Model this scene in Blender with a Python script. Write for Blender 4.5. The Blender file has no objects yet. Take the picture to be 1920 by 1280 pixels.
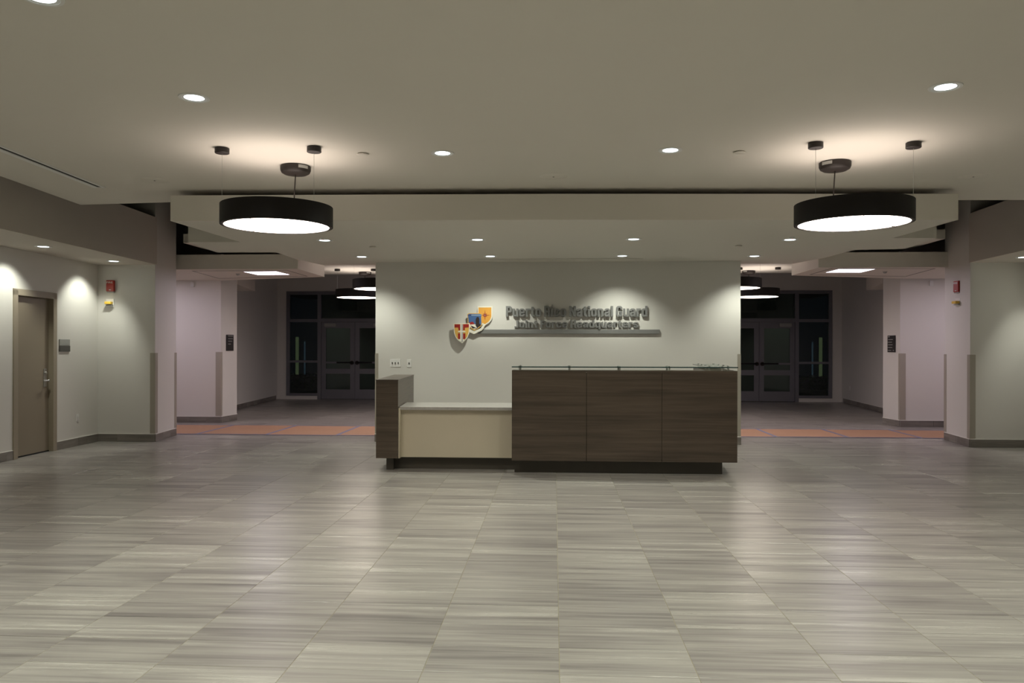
import bpy, bmesh, math, random
from mathutils import Matrix, Vector
random.seed(7)
SC = bpy.context.scene
COL = SC.collection
PI = math.pi

# ------------------------------------------------------------------ camera
cam_d = bpy.data.cameras.new('camera'); cam = bpy.data.objects.new('camera', cam_d); COL.objects.link(cam)
th, roll = .0537, -.00185
F = Vector((-math.sin(th), math.cos(th), 0)); R0 = Vector((math.cos(th), math.sin(th), 0)); D0 = Vector((0, 0, -1))
Rv = math.cos(roll)*R0 + math.sin(roll)*D0
Dv = -math.sin(roll)*R0 + math.cos(roll)*D0
M = Matrix.Identity(4)
for i in range(3):
    M[i][0] = Rv[i]; M[i][1] = -Dv[i]; M[i][2] = -F[i]
M[0][3], M[1][3], M[2][3] = 0, 0, 1.44
cam.matrix_world = M
cam_d.sensor_width = 36; cam_d.lens = 36*1472.8/1920
cam_d.shift_y = 12.9/1920
cam_d.clip_end = 200
SC.camera = cam

# ------------------------------------------------------------------ world, exposure
w = bpy.data.worlds.new('night'); SC.world = w; w.use_nodes = True
w.node_tree.nodes['Background'].inputs[0].default_value = (.004, .006, .01, 1)
w.node_tree.nodes['Background'].inputs[1].default_value = .3
vs = SC.view_settings
vs.view_transform = 'Standard'; vs.look = 'None'; vs.gamma = 1; vs.use_curve_mapping = False
vs.exposure = 0.0

# light levels
DOWN_W = 138
WASH_W = 80
PEND_DOWN, PEND_UP = 9.5, 4.8
TROFFER = 6.0
C_DOWN = (.97, .995, .87)
C_PEND = (1.0, .86, .76)
C_TROF = (.98, .86, 1.0)

# ------------------------------------------------------------------ materials
def newmat(name):
    m = bpy.data.materials.new(name); m.use_nodes = True
    nt = m.node_tree; nt.nodes.clear()
    out = nt.nodes.new('ShaderNodeOutputMaterial')
    return m, nt, out
def N(nt, t, **k):
    n = nt.nodes.new(t)
    for a, b in k.items():
        if a in n.inputs: n.inputs[a].default_value = b
        else: setattr(n, a, b)
    return n
def plain(name, col, rough=.6, metal=0., var=.06, scale=3., bump=.05, bscale=180., spec=.5):
    m, nt, out = newmat(name)
    p = N(nt, 'ShaderNodeBsdfPrincipled', Roughness=rough, Metallic=metal)
    p.inputs['Specular IOR Level'].default_value = spec
    nt.links.new(p.outputs[0], out.inputs[0])
    tc = N(nt, 'ShaderNodeTexCoord')
    n = N(nt, 'ShaderNodeTexNoise', Scale=scale, Detail=4.)
    nt.links.new(tc.outputs['Object'], n.inputs['Vector'])
    mx = N(nt, 'ShaderNodeMix', data_type='RGBA')
    mx.inputs[6].default_value = (*[c*(1-var) for c in col], 1)
    mx.inputs[7].default_value = (*[min(1, c*(1+var)) for c in col], 1)
    nt.links.new(n.outputs[0], mx.inputs[0]); nt.links.new(mx.outputs[2], p.inputs['Base Color'])
    if bump:
        n2 = N(nt, 'ShaderNodeTexNoise', Scale=bscale, Detail=2.)
        nt.links.new(tc.outputs['Object'], n2.inputs['Vector'])
        b = N(nt, 'ShaderNodeBump', Strength=bump, Distance=.004)
        nt.links.new(n2.outputs[0], b.inputs['Height']); nt.links.new(b.outputs[0], p.inputs['Normal'])
    return m
def emis(name, col, s):
    m, nt, out = newmat(name)
    e = N(nt, 'ShaderNodeEmission', Strength=s); e.inputs[0].default_value = (*col, 1)
    nt.links.new(e.outputs[0], out.inputs[0]); return m
def wood(name, dark, light, rough=.42, along='X'):
    m, nt, out = newmat(name)
    p = N(nt, 'ShaderNodeBsdfPrincipled', Roughness=rough)
    nt.links.new(p.outputs[0], out.inputs[0])
    g = N(nt, 'ShaderNodeNewGeometry'); mp = N(nt, 'ShaderNodeMapping')
    mp.inputs['Scale'].default_value = (1.3, 1.3, 42)
    nt.links.new(g.outputs['Position'], mp.inputs[0])
    n = N(nt, 'ShaderNodeTexNoise', Scale=1., Detail=7., Roughness=.62, Distortion=.5)
    nt.links.new(mp.outputs[0], n.inputs['Vector'])
    mp2 = N(nt, 'ShaderNodeMapping'); mp2.inputs['Scale'].default_value = (.6, .6, 9)
    nt.links.new(g.outputs['Position'], mp2.inputs[0])
    n2 = N(nt, 'ShaderNodeTexNoise', Scale=1., Detail=3.); nt.links.new(mp2.outputs[0], n2.inputs['Vector'])
    ad = N(nt, 'ShaderNodeMath', operation='ADD'); nt.links.new(n.outputs[0], ad.inputs[0]); nt.links.new(n2.outputs[0], ad.inputs[1])
    r = N(nt, 'ShaderNodeValToRGB'); e = r.color_ramp.elements
    e[0].position = .72; e[0].color = (*dark, 1); e[1].position = 1.28; e[1].color = (*light, 1)
    hf = N(nt, 'ShaderNodeMath', operation='MULTIPLY'); hf.inputs[1].default_value = 1.0
    nt.links.new(ad.outputs[0], hf.inputs[0])
    mr = N(nt, 'ShaderNodeMapRange'); mr.inputs[1].default_value = .72; mr.inputs[2].default_value = 1.3
    nt.links.new(hf.outputs[0], mr.inputs[0])
    e[0].position = 0; e[1].position = 1
    nt.links.new(mr.outputs[0], r.inputs[0]); nt.links.new(r.outputs[0], p.inputs['Base Color'])
    return m
TW, TL, TX0, TY0 = .61, .305, .026, .125
def tile_mat(name, cols, rough, per_tile=True, sx=.9, sy=26., sz=26.):
    m, nt, out = newmat(name)
    p = N(nt, 'ShaderNodeBsdfPrincipled', Roughness=rough)
    nt.links.new(p.outputs[0], out.inputs[0])
    g = N(nt, 'ShaderNodeNewGeometry'); sp = N(nt, 'ShaderNodeSeparateXYZ'); nt.links.new(g.outputs['Position'], sp.inputs[0])
    def mth(op, a, b):
        q = N(nt, 'ShaderNodeMath', operation=op)
        for i, v in enumerate((a, b)):
            if v is None: continue
            if isinstance(v, (int, float)): q.inputs[i].default_value = v
            else: nt.links.new(v, q.inputs[i])
        return q.outputs[0]
    ix = mth('FLOOR', mth('DIVIDE', mth('SUBTRACT', sp.outputs[0], TX0), TW), None)
    iy = mth('FLOOR', mth('DIVIDE', mth('SUBTRACT', sp.outputs[1], TY0), TL), None)
    cb = N(nt, 'ShaderNodeCombineXYZ'); nt.links.new(ix, cb.inputs[0]); nt.links.new(iy, cb.inputs[1])
    wn = N(nt, 'ShaderNodeTexWhiteNoise', noise_dimensions='3D'); nt.links.new(cb.outputs[0], wn.inputs[0])
    sc = N(nt, 'ShaderNodeVectorMath', operation='SCALE'); sc.inputs['Scale'].default_value = 40.
    nt.links.new(wn.outputs['Color'], sc.inputs[0])
    ad = N(nt, 'ShaderNodeVectorMath', operation='ADD'); nt.links.new(g.outputs['Position'], ad.inputs[0]); nt.links.new(sc.outputs[0], ad.inputs[1])
    mp = N(nt, 'ShaderNodeMapping'); mp.inputs['Scale'].default_value = (sx, sy, sz); nt.links.new(ad.outputs[0], mp.inputs[0])
    n = N(nt, 'ShaderNodeTexNoise', Scale=1., Detail=6., Roughness=.6, Distortion=.7); nt.links.new(mp.outputs[0], n.inputs['Vector'])
    mp2 = N(nt, 'ShaderNodeMapping'); mp2.inputs['Scale'].default_value = (sx*.8, sy*.28, sz*.28); nt.links.new(ad.outputs[0], mp2.inputs[0])
    n2 = N(nt, 'ShaderNodeTexNoise', Scale=1., Detail=3., Distortion=.4); nt.links.new(mp2.outputs[0], n2.inputs['Vector'])
    a = mth('ADD', mth('MULTIPLY', n.outputs[0], .62), mth('MULTIPLY', n2.outputs[0], .52))
    a = mth('ADD', a, mth('MULTIPLY', mth('SUBTRACT', wn.outputs['Value'], .5), .10))
    mr = N(nt, 'ShaderNodeMapRange'); mr.inputs[1].default_value = .36; mr.inputs[2].default_value = .80
    nt.links.new(a, mr.inputs[0])
    r = N(nt, 'ShaderNodeValToRGB'); el = r.color_ramp.elements
    el[0].color = (*cols[0], 1); el[1].color = (*cols[-1], 1)
    for i, c in enumerate(cols[1:-1]):
        q = el.new((i+1)/(len(cols)-1)); q.color = (*c, 1)
    nt.links.new(mr.outputs[0], r.inputs[0]); nt.links.new(r.outputs[0], p.inputs['Base Color'])
    rr = N(nt, 'ShaderNodeMapRange'); rr.inputs[3].default_value = rough+.05; rr.inputs[4].default_value = rough-.05
    nt.links.new(mr.outputs[0], rr.inputs[0]); nt.links.new(rr.outputs[0], p.inputs['Roughness'])
    return m
def glass_mat(name, tint=(.9, .95, .93), base=.04):
    m, nt, out = newmat(name)
    t = N(nt, 'ShaderNodeBsdfTransparent'); t.inputs[0].default_value = (*tint, 1)
    gl = N(nt, 'ShaderNodeBsdfGlossy', Roughness=.02); gl.inputs[0].default_value = (.95, 1, .98, 1)
    fr = N(nt, 'ShaderNodeFresnel', IOR=1.5)
    mx = N(nt, 'ShaderNodeMixShader')
    nt.links.new(fr.outputs[0], mx.inputs[0]); nt.links.new(t.outputs[0], mx.inputs[1]); nt.links.new(gl.outputs[0], mx.inputs[2])
    nt.links.new(mx.outputs[0], out.inputs[0]); return m

m_wall = plain('painted wall', (.66, .64, .60), .55, var=.015, bump=.04)
m_ceil = plain('ceiling paint', (.66, .63, .565), .8, var=.012, bump=.03)
m_deck = plain('dark plenum deck', (.03, .03, .028), .9)
m_bulk = plain('bulkhead paint', (.56, .515, .455), .7, var=.012, bump=.03)
m_floor = tile_mat('veined porcelain floor tile', [(.145, .130, .124), (.245, .225, .209), (.345, .323, .294), (.48, .458, .416)], .30)
m_base = tile_mat('porcelain base tile', [(.12, .105, .09), (.20, .18, .16), (.27, .25, .22)], .4, sx=1.2, sy=1.2, sz=20)
m_grout = plain('floor grout', (.27, .245, .18), .85)
m_bead = plain('white caulk bead', (.72, .70, .65), .5, bump=0)
m_door = plain('taupe painted door', (.245, .205, .15), .42, var=.03)
m_frame = plain('taupe steel frame', (.31, .265, .20), .4, var=.03)
m_guard = plain('beige corner guard', (.36, .33, .275), .45, var=.04)
m_walnut = wood('dark walnut laminate', (.050, .036, .026), (.115, .086, .062), .34)
m_desk_panel = plain('beige desk panel', (.60, .535, .41), .5, var=.03)
m_counter = plain('grey stone counter', (.42, .40, .375), .28, var=.25, scale=26, bump=0)
m_toe = plain('dark toe kick', (.07, .06, .047), .45)
m_steel = plain('brushed steel', (.55, .55, .53), .3, 1., var=.05, bump=0)
m_letter = plain('grey metal letter', (.23, .23, .225), .5, .25, var=.05, bump=0)
m_bronze = plain('dark bronze metal', (.017, .012, .010), .45, .1, var=.05, bump=0)
m_drum = plain('black drum shade', (.008, .0065, .0055), .6, 0, var=.1, bump=.05, spec=.25)
m_alu = plain('dark anodised aluminium', (.185, .185, .205), .42, .35, var=.05, bump=0)
m_black = plain('black void', (.004, .004, .004), .8, bump=0)
m_white = plain('white plastic', (.78, .77, .74), .4, var=.02, bump=0)
m_whitem = plain('white enamel', (.72, .72, .70), .5, var=.02, bump=0)
m_red = plain('alarm red plastic', (.36, .022, .012), .35, var=.05, bump=0)
m_yellow = plain('amber lens', (.75, .50, .06), .35, var=.05, bump=0)
m_paper = plain('salmon protection board', (.36, .20, .118), .75, var=.12, scale=1.5, bump=.05)
m_tape = plain('blue masking tape', (.16, .16, .24), .7, bump=0)
m_sgrey = plain('light grey plate', (.32, .32, .30), .45, bump=0)
m_sdark = plain('charcoal plate', (.075, .072, .065), .45, bump=0)
m_sblack = plain('black sign face', (.018, .016, .015), .45, bump=0)
m_glass = glass_mat('door glass', (.62, .70, .67))
m_gtop = glass_mat('counter glass', (.90, .95, .93))
m_gedge = plain('green glass edge', (.012, .045, .045), .15, bump=0)
m_pdown = emis('pendant diffuser glow', C_PEND, PEND_DOWN)
m_pup = emis('pendant uplight glow', C_PEND, PEND_UP)
m_trof = emis('troffer lens glow', C_TROF, TROFFER)
m_lens = emis('downlight lens glow', (.86, .97, 1.0), 6.0)
m_cone = plain('white reflector cone', (.85, .88, .88), .3, var=.01, bump=0)
m_asphalt = plain('night paving', (.06, .065, .06), .8)
m_leaf = plain('hedge leaf', (.03, .07, .02), .6)
ec = {k: plain('enamel '+k, c, .4, var=.03, bump=0) for k, c in dict(
    white=(.80, .77, .66), red=(.33, .02, .015), gold=(.72, .43, .10), orange=(.74, .36, .06), blue=(.06, .13, .30),
    navy=(.03, .04, .14), dark=(.035, .022, .02), maroon=(.25, .015, .02), sky=(.32, .42, .52), grey=(.45, .42, .42)).items()}

# ------------------------------------------------------------------ mesh helpers
class MB:
    def __init__(s): s.v = []; s.f = []; s.mi = []
    def add(s, vs_, fs, mi=0):
        o = len(s.v); s.v += [tuple(p) for p in vs_]; s.f += [tuple(i+o for i in f) for f in fs]; s.mi += [mi]*len(fs); return s
    def box(s, x0, x1, y0, y1, z0, z1, mi=0):
        return s.add([(x0,y0,z0),(x1,y0,z0),(x1,y1,z0),(x0,y1,z0),(x0,y0,z1),(x1,y0,z1),(x1,y1,z1),(x0,y1,z1)],
                     [(0,3,2,1),(4,5,6,7),(0,1,5,4),(1,2,6,5),(2,3,7,6),(3,0,4,7)], mi)
    def prism(s, pts, z0, z1, mi=0):            # plan polygon, vertical extrusion
        a = sum(pts[i][0]*pts[(i+1)%len(pts)][1]-pts[(i+1)%len(pts)][0]*pts[i][1] for i in range(len(pts)))
        if a < 0: pts = pts[::-1]
        n = len(pts)
        return s.add([(x,y,z0) for x,y in pts]+[(x,y,z1) for x,y in pts],
                     [tuple(range(n))[::-1], tuple(range(n,2*n))]+[(i,(i+1)%n,(i+1)%n+n,i+n) for i in range(n)], mi)
    def fprism(s, pts, y0, y1, mi=0):           # x-z polygon facing -Y, y0 front, y1 back
        a = sum(pts[i][0]*pts[(i+1)%len(pts)][1]-pts[(i+1)%len(pts)][0]*pts[i][1] for i in range(len(pts)))
        if a < 0: pts = pts[::-1]
        n = len(pts)
        return s.add([(x,y0,z) for x,z in pts]+[(x,y1,z) for x,z in pts],
                     [tuple(range(n)), tuple(range(n,2*n))[::-1]]+[((i+1)%n,i,i+n,(i+1)%n+n) for i in range(n)], mi)
    def rev(s, prof, c=(0,0,0), n=48, axis='z', closed=False, mi=0):   # lathe profile [(r,z)]
        o = []; m_ = len(prof)
        for i in range(n):
            a = 2*PI*i/n
            for r, z in prof:
                if axis == 'z': o.append((c[0]+r*math.cos(a), c[1]+r*math.sin(a), c[2]+z))
                elif axis == 'x': o.append((c[0]+z, c[1]+r*math.cos(a), c[2]+r*math.sin(a)))
                else: o.append((c[0]+r*math.cos(a), c[1]+z, c[2]-r*math.sin(a)))
        fs = []
        for i in range(n):
            j = (i+1) % n
            for k in range(m_ if closed else m_-1):
                l = (k+1) % m_
                fs.append((i*m_+k, j*m_+k, j*m_+l, i*m_+l))
        if not closed:
            if prof[0][0] > 1e-6: fs.append(tuple(i*m_ for i in range(n))[::-1])
            if prof[-1][0] > 1e-6: fs.append(tuple(i*m_+m_-1 for i in range(n)))
        return s.add(o, fs, mi)
    def tube(s, a, b, r, n=8, mi=0):
        a, b = Vector(a), Vector(b); d = (b-a).normalized()
        u = d.orthogonal().normalized(); v = d.cross(u)
        o = [tuple(p+r*(math.cos(2*PI*i/n)*u+math.sin(2*PI*i/n)*v)) for p in (a, b) for i in range(n)]
        return s.add(o, [(i, (i+1)%n, (i+1)%n+n, i+n) for i in range(n)]+[tuple(range(n))[::-1], tuple(range(n, 2*n))], mi)
    def mesh(s, name, mats, smooth=False):
        me = bpy.data.meshes.new(name); me.from_pydata(s.v, [], s.f)
        for m in (mats if isinstance(mats, (list, tuple)) else [mats]): me.materials.append(m)
        me.polygons.foreach_set('material_index', s.mi)
        bm = bmesh.new(); bm.from_mesh(me)
        bmesh.ops.recalc_face_normals(bm, faces=bm.faces)
        bm.to_mesh(me); bm.free()
        if smooth:
            me.polygons.foreach_set('use_smooth', [len(p.vertices) <= 4 for p in me.polygons])
            try: me.set_sharp_from_angle(angle=math.radians(35))
            except Exception: pass
        me.update(); return me
    def build(s, name, mats, parent=None, smooth=False, loc=None, bevel=0):
        me = s.mesh(name, mats, smooth); o = bpy.data.objects.new(name, me); COL.objects.link(o)
        if parent: o.parent = parent
        if loc: o.location = loc
        if bevel:
            b = o.modifiers.new('bevel', 'BEVEL'); b.width = bevel; b.segments = 2; b.limit_method = 'ANGLE'
        return o
def tag(o, label=None, cat=None, group=None, kind=None):
    if label: o['label'] = label
    if cat: o['category'] = cat
    if group: o['group'] = group
    if kind: o['kind'] = kind
    return o
def empty(name, loc=(0,0,0), rz=0):
    o = bpy.data.objects.new(name, None); o.location = loc; o.rotation_euler = (0,0,rz); o.empty_display_size = .1
    COL.objects.link(o); return o
def struct(o, label, cat='structure'): return tag(o, label, cat, kind='structure')
def copy_tree(o, parent=None):
    c = o.copy(); COL.objects.link(c); c.parent = parent
    for ch in list(o.children): copy_tree(ch, c)
    return c
def recentre(pts):
    return sum(p[0] for p in pts)/len(pts), sum(p[1] for p in pts)/len(pts)

# ------------------------------------------------------------------ plan (metres); camera stands at x=0 y=0
ZB = 2.71        # underside of the side bulkheads
ZP = 3.43        # bulkhead top
ZD = 4.3         # dark deck above the floating ceilings
ZM = 3.08        # main floating ceiling
ZC = 2.755       # desk ceiling
def xw(y): return 6.92+.037*(y-9.47)       # side wall
def xb(y): return 5.91+.0445*(y-8.08)      # bulkhead face
YA = {-1: 11.71, 1: 11.88}                 # alcove end wall

# floor ------------------------------------------------------------
fb = MB().box(-10, 10, -5, 24, -.12, -.0016).build('floor', m_grout)
struct(fb, 'grey veined porcelain tile floor running across the whole lobby', 'floor')
tiles = []
for i in range(-15, 15):
    for j in range(1, 78):
        x, y = TX0+(i+.5)*TW, TY0+(j+.5)*TL
        if abs(x) > 8.2 and y > 0 and not 12.4 < y < 15: continue
        tiles.append((x, y, i, j))
def in_view(x, y):
    d = Vector((x, y, 0)); dep = d.dot(F)
    if dep < 3.2: return False
    px = 960+1472.8*d.dot(R0)/dep; py = 653+1472.8*1.44/dep
    return -20 < px < 1940 and py < 1300
vis = sorted([t for t in tiles if in_view(t[0], t[1])], key=lambda t: t[1]+.02*abs(t[0]))[:300]
near = set((t[2], t[3]) for t in vis)
g = .0018
def tmesh(mb, x, y, z=0.):
    a, b, c = TW/2-g, TL/2-g, .0011
    v = [(x-a,y-b,-.006),(x+a,y-b,-.006),(x+a,y+b,-.006),(x-a,y+b,-.006),
         (x-a,y-b,z-c),(x+a,y-b,z-c),(x+a,y+b,z-c),(x-a,y+b,z-c),
         (x-a+c,y-b+c,z),(x+a-c,y-b+c,z),(x+a-c,y+b-c,z),(x-a+c,y+b-c,z)]
    fs = [(0,1,5,4),(1,2,6,5),(2,3,7,6),(3,0,4,7),(4,5,9,8),(5,6,10,9),(6,7,11,10),(7,4,8,11),(8,9,10,11)]
    mb.add(v, fs)
q = MB(); tmesh(q, 0, 0); tm = q.mesh('tile', m_floor)
for x, y, i, j in vis:
    o = bpy.data.objects.new('tile', tm); o.location = (x, y, random.uniform(-.0003, .0003)); COL.objects.link(o); o.parent = fb
q = MB()
for x, y, i, j in tiles:
    if (i, j) not in near: tmesh(q, x, y)
tag(q.build('tile_field', m_floor, fb), kind='stuff')

# side walls, bulkheads, piers --------------------------------------
def base_run(idx, pts, label, H=.115, T=.012):
    """run of porcelain base tiles along a polyline; wall side is to the left of travel"""
    root = empty('baseboard_%s' % idx, (pts[0][0], pts[0][1], 0)); struct(root, label, 'baseboard')
    ox, oy = pts[0]
    bead = MB()
    for (ax, ay), (bx, by) in zip(pts[:-1], pts[1:]):
        L = math.hypot(bx-ax, by-ay); ux, uy = (bx-ax)/L, (by-ay)/L; nx, ny = uy, -ux
        k = max(1, round(L/.61)); s_ = L/k
        for i in range(k):
            a, b = i*s_+.002, (i+1)*s_-.002
            P_ = [(ax+ux*a-ox, ay+uy*a-oy), (ax+ux*b-ox, ay+uy*b-oy), (ax+ux*b+nx*T-ox, ay+uy*b+ny*T-oy), (ax+ux*a+nx*T-ox, ay+uy*a+ny*T-oy)]
            MB().prism(P_, 0.002, H).build('tile', m_base, root)
        P_ = [(ax-ox, ay-oy), (bx-ox, by-oy), (bx+nx*T*1.1-ox, by+ny*T*1.1-oy), (ax+nx*T*1.1-ox, ay+ny*T*1.1-oy)]
        bead.prism(P_, H, H+.009)
    bead.build('top_bead', m_bead, root)
    return root

DY0, DY1, DH = 9.76, 10.58, 2.19   # left door frame opening
name_side = {-1: 'left', 1: 'right'}
for s in (-1, 1):
    sd = name_side[s]; ya = YA[s]
    # long side wall
    mb = MB()
    if s < 0:
        mb.prism([(-xw(-5),-5),(-xw(DY0),DY0),(-xw(DY0)-.2,DY0),(-xw(-5)-.2,-5)], 0, ZB)
        mb.prism([(-xw(DY1),DY1),(-xw(ya+.1),ya+.1),(-xw(ya)-.2,ya+.1),(-xw(DY1)-.2,DY1)], 0, ZB)
        mb.prism([(-xw(DY0),DY0),(-xw(DY1),DY1),(-xw(DY1)-.2,DY1),(-xw(DY0)-.2,DY0)], DH-.01, ZB)
    else:
        mb.prism([(xw(-5),-5),(xw(ya+.1),ya+.1),(xw(ya)+.2,ya+.1),(xw(-5)+.2,-5)], 0, ZB)
    struct(mb.build('wall_'+sd, m_wall), f'warm white side wall along the {sd} of the lobby, in the low alcove', 'wall')
    # bulkhead
    pts = [(s*xb(-5),-5),(s*xb(ya),ya),(s*(xw(ya)+.2),ya),(s*(xw(-5)+.2),-5)]
    struct(MB().prism(pts, ZB, ZP).build('trim_1' if s < 0 else 'trim_2', [m_bulk]), f'deep beige bulkhead with flat soffit above the {sd} alcove', 'bulkhead')
    # near pier between alcove and corridor
    yb = {-1: 12.6, 1: 12.86}[s]
    pts = [(s*6.10,ya),(s*6.21,yb),(s*9.8,yb),(s*9.8,ya)]
    struct(MB().prism(pts, 0, ZD).build('wall_%s_pier' % sd, m_wall), f'near {sd} wall pier between the alcove and the corridor', 'wall')
    # far pier
    yf, yg = {-1: (14.78, 15.4), 1: (14.92, 15.53)}[s]
    pts = [(s*6.40,yf),(s*6.34,yg),(s*9.8,yg),(s*9.8,yf)]
    struct(MB().prism(pts, 0, ZD).build('wall_%s_far_pier' % sd, m_wall), f'far {sd} wall pier beyond the corridor with a sign on its side', 'wall')
    struct(MB().box(*sorted((s*9.5, s*9.8)), yb, yf, 0, ZD).build('wall_%s_corridor_end' % sd, m_wall), f'end wall of the {sd} cross corridor', 'wall')
    # far lobby side wall
    pts = [(s*7.12,yg),(s*7.80,21.85),(s*8.0,21.85),(s*7.32,yg)]
    struct(MB().prism(pts, 0, ZD).build('wall_%s_far' % sd, m_wall), f'dim {sd} side wall of the far lobby', 'wall')
    pts = [(s*6.33,yg),(s*6.69,17.25),(s*7.3,17.25),(s*7.12,yg)]
    struct(MB().prism(pts, ZB, ZD).build('trim_3' if s < 0 else 'trim_4', m_bulk), f'small bulkhead beside the far {sd} pier', 'bulkhead')
    # base tiles
    if s < 0:
        base_run('left', [(-xw(DY0-.06),DY0-.06),(-xw(2),2)][::-1], 'grey tile base along the left wall before the door')
        base_run('left_end', [(-xw(DY1+.06),DY1+.06),(-xw(ya),ya),(-6.10,ya),(-6.21,yb)], 'grey tile base from the left door round to the near left pier')
        base_run('left_far_pier', [(-9.4,yf),(-6.40,yf),(-6.34,yg)], 'grey tile base round the far left pier')
        base_run('left_far', [(-7.12,yg),(-7.78,21.6)], 'grey tile base along the far left side wall')
    else:
        base_run('right', [(6.21,yb),(6.10,ya),(xw(ya),ya),(xw(2),2)], 'grey tile base round the near right pier')
        base_run('right_far_pier', [(6.34,yg),(6.40,yf),(9.4,yf)], 'grey tile base round the far right pier')
        base_run('right_far', [(7.78,21.6),(7.12,yg)], 'grey tile base along the far right side wall')

# corner guards
gi = [5]
def guard(x, y, dx, dy, label, z1=1.36, wd=.075):
    t = .006
    mb = MB()
    mb.box(*sorted((x-dx*t, x+dx*wd)), *sorted((y-dy*t, y)), .13, z1)
    mb.box(*sorted((x-dx*t, x)), *sorted((y, y+dy*wd)), .13, z1)
    struct(mb.build('trim_%d' % gi[0], m_guard), label, 'corner guard'); gi[0] += 1
for s, sd in ((-1,'left'),(1,'right')):
    ya = YA[s]; yb = {-1: 12.6, 1: 12.86}[s]; yf = {-1: 14.78, 1: 14.92}[s]
    guard(s*6.10, ya, s, 1, f'beige corner guard on the front edge of the near {sd} pier')
    guard(s*6.205, yb, s, -1, f'beige corner guard on the corridor edge of the near {sd} pier')
    guard(s*6.40, yf, s, 1, f'beige corner guard on the front edge of the far {sd} pier', wd=.1)

# central feature wall
YC = 11.95
struct(MB().box(-2.745, 2.79, YC, YC+.32, 0, ZC).build('wall_center', m_wall), 'freestanding warm white feature wall behind the reception desk', 'wall')
guard(-2.745, YC, 1, 1, 'beige corner guard on the left edge of the feature wall', wd=.045)
guard(2.79, YC, -1, 1, 'beige corner guard on the right edge of the feature wall', wd=.045)
base_run('center', [(-2.745,YC+.32),(-2.745,YC),(2.79,YC),(2.79,YC+.32)], 'grey tile base round the feature wall behind the desk')

# room behind the camera, deck
struct(MB().box(-7.4, 7.4, -5.3, -5, 0, ZD).build('wall_back', m_wall), 'wall behind the camera', 'wall')
struct(MB().box(-10, 10, -5.3, 22.2, ZD, ZD+.2).build('ceiling', m_deck), 'dark plenum deck above the floating ceilings', 'ceiling')
for s in (-1, 1):
    struct(MB().prism([(s*(xw(-5)+.15),-5),(s*(xw(12)+.15),12),(s*(xw(12)+.25),12),(s*(xw(-5)+.25),-5)], ZP, ZD).build('wall_upper', m_deck), 'dark upper wall above the %s bulkhead' % name_side[s], 'wall')
struct(MB().prism([(-4.30,-5),(-5.30,7.25),(-5.44,8.75),(-4.33,8.64),(0,8.72),(4.51,8.90),(5.5,8.93),(5.36,7.25),(4.3,-5)], ZM, ZM+.14).build('ceiling', m_ceil),
       'large beige floating ceiling over the front lobby', 'ceiling')
struct(MB().prism([(-3.98,7.95),(0,8.04),(4.10,8.22),(4.0,9.53),(4.52,9.56),(4.6,10.57),(3.98,10.66),(3.89,11.6),(3.68,12.33),(-3.66,12.30),(-3.82,11.47),(-3.83,10.62),(-4.65,10.60),(-4.56,9.56),(-3.90,9.57)],
       ZC, 3.02).build('ceiling', m_ceil), 'lower beige ceiling cloud with stepped edges over the desk', 'ceiling')
struct(MB().box(-5.8, 5.8, 12.0, 17.25, ZM, ZM+.14).build('ceiling', m_ceil), 'pale ceiling cloud of the far lobby', 'ceiling')
for s in (-1, 1):
    yb = {-1: 12.66, 1: 12.74}[s]
    struct(MB().prism([(s*4.195,yb),(s*9.6,yb+.02),(s*9.6,14.95),(s*6.4,14.8),(s*4.18,14.1)], 2.735, 2.975).build('ceiling', m_ceil),
           'low corridor ceiling with a square light on the %s' % name_side[s], 'ceiling')
    # recessed reveal line round the corridor ceiling panel field
    mb = MB()
    for a, b in (((4.45,12.86),(6.1,12.95)),((6.1,12.95),(6.25,14.35)),((6.25,14.35),(4.45,13.95)),((4.45,13.95),(4.45,12.86))):
        ax, ay, bx, by = s*a[0], a[1], s*b[0], b[1]; L = math.hypot(bx-ax, by-ay); nx, ny = -(by-ay)/L*.008, (bx-ax)/L*.008
        mb.prism([(ax-nx,ay-ny),(bx-nx,by-ny),(bx+nx,by+ny),(ax+nx,ay+ny)], 2.732, 2.736)
    struct(mb.build('trim_%d' % gi[0], m_sdark), 'thin dark reveal in the %s corridor ceiling' % name_side[s], 'ceiling trim'); gi[0] += 1

# ------------------------------------------------------------------ left door
door = empty('door_1', (-xw(10.17), 10.17, 0), math.atan(.037)); struct(door, 'taupe flush door in a taupe steel frame on the left wall', 'door')
# local: +x into lobby, y along the wall
hy = (DY1-DY0)/2
mb = MB()
mb.box(-.17, .018, -hy-.055, -hy+.03, 0, DH); mb.box(-.17, .018, hy-.03, hy+.055, 0, DH); mb.box(-.17, .018, -hy-.055, hy+.055, DH-.075, DH+.01)
mb.box(-.13, -.10, -hy+.03, -hy+.045, 0, DH-.07); mb.box(-.13, -.10, hy-.045, hy-.03, 0, DH-.07)
mb.build('door_frame', m_frame, door, bevel=.003)
leaf = MB().box(-.095, -.05, -hy+.033, hy-.033, .018, DH-.08).build('door_leaf', m_door, door)
MB().box(-.1, -.045, -hy+.03, hy-.03, 0, .016).build('threshold', m_black, door)
ly = hy-.12
mb = MB().box(-.05, -.042, ly-.032, ly+.032, .90, 1.15)
mb.build('lock_plate', m_steel, leaf, bevel=.003)
mb = MB().rev([(.016,0),(.016,.055),(.013,.06)], (-.045, ly, .985), 16, 'x').tube((.005, ly, .985), (.005, ly-.115, .985), .010)
mb.build('lever_handle', m_steel, leaf, smooth=True)
MB().rev([(.018,0),(.018,.018),(.012,.024)], (-.045, ly, 1.09), 16, 'x').build('lock_cylinder', m_steel, leaf, smooth=True)
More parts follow.
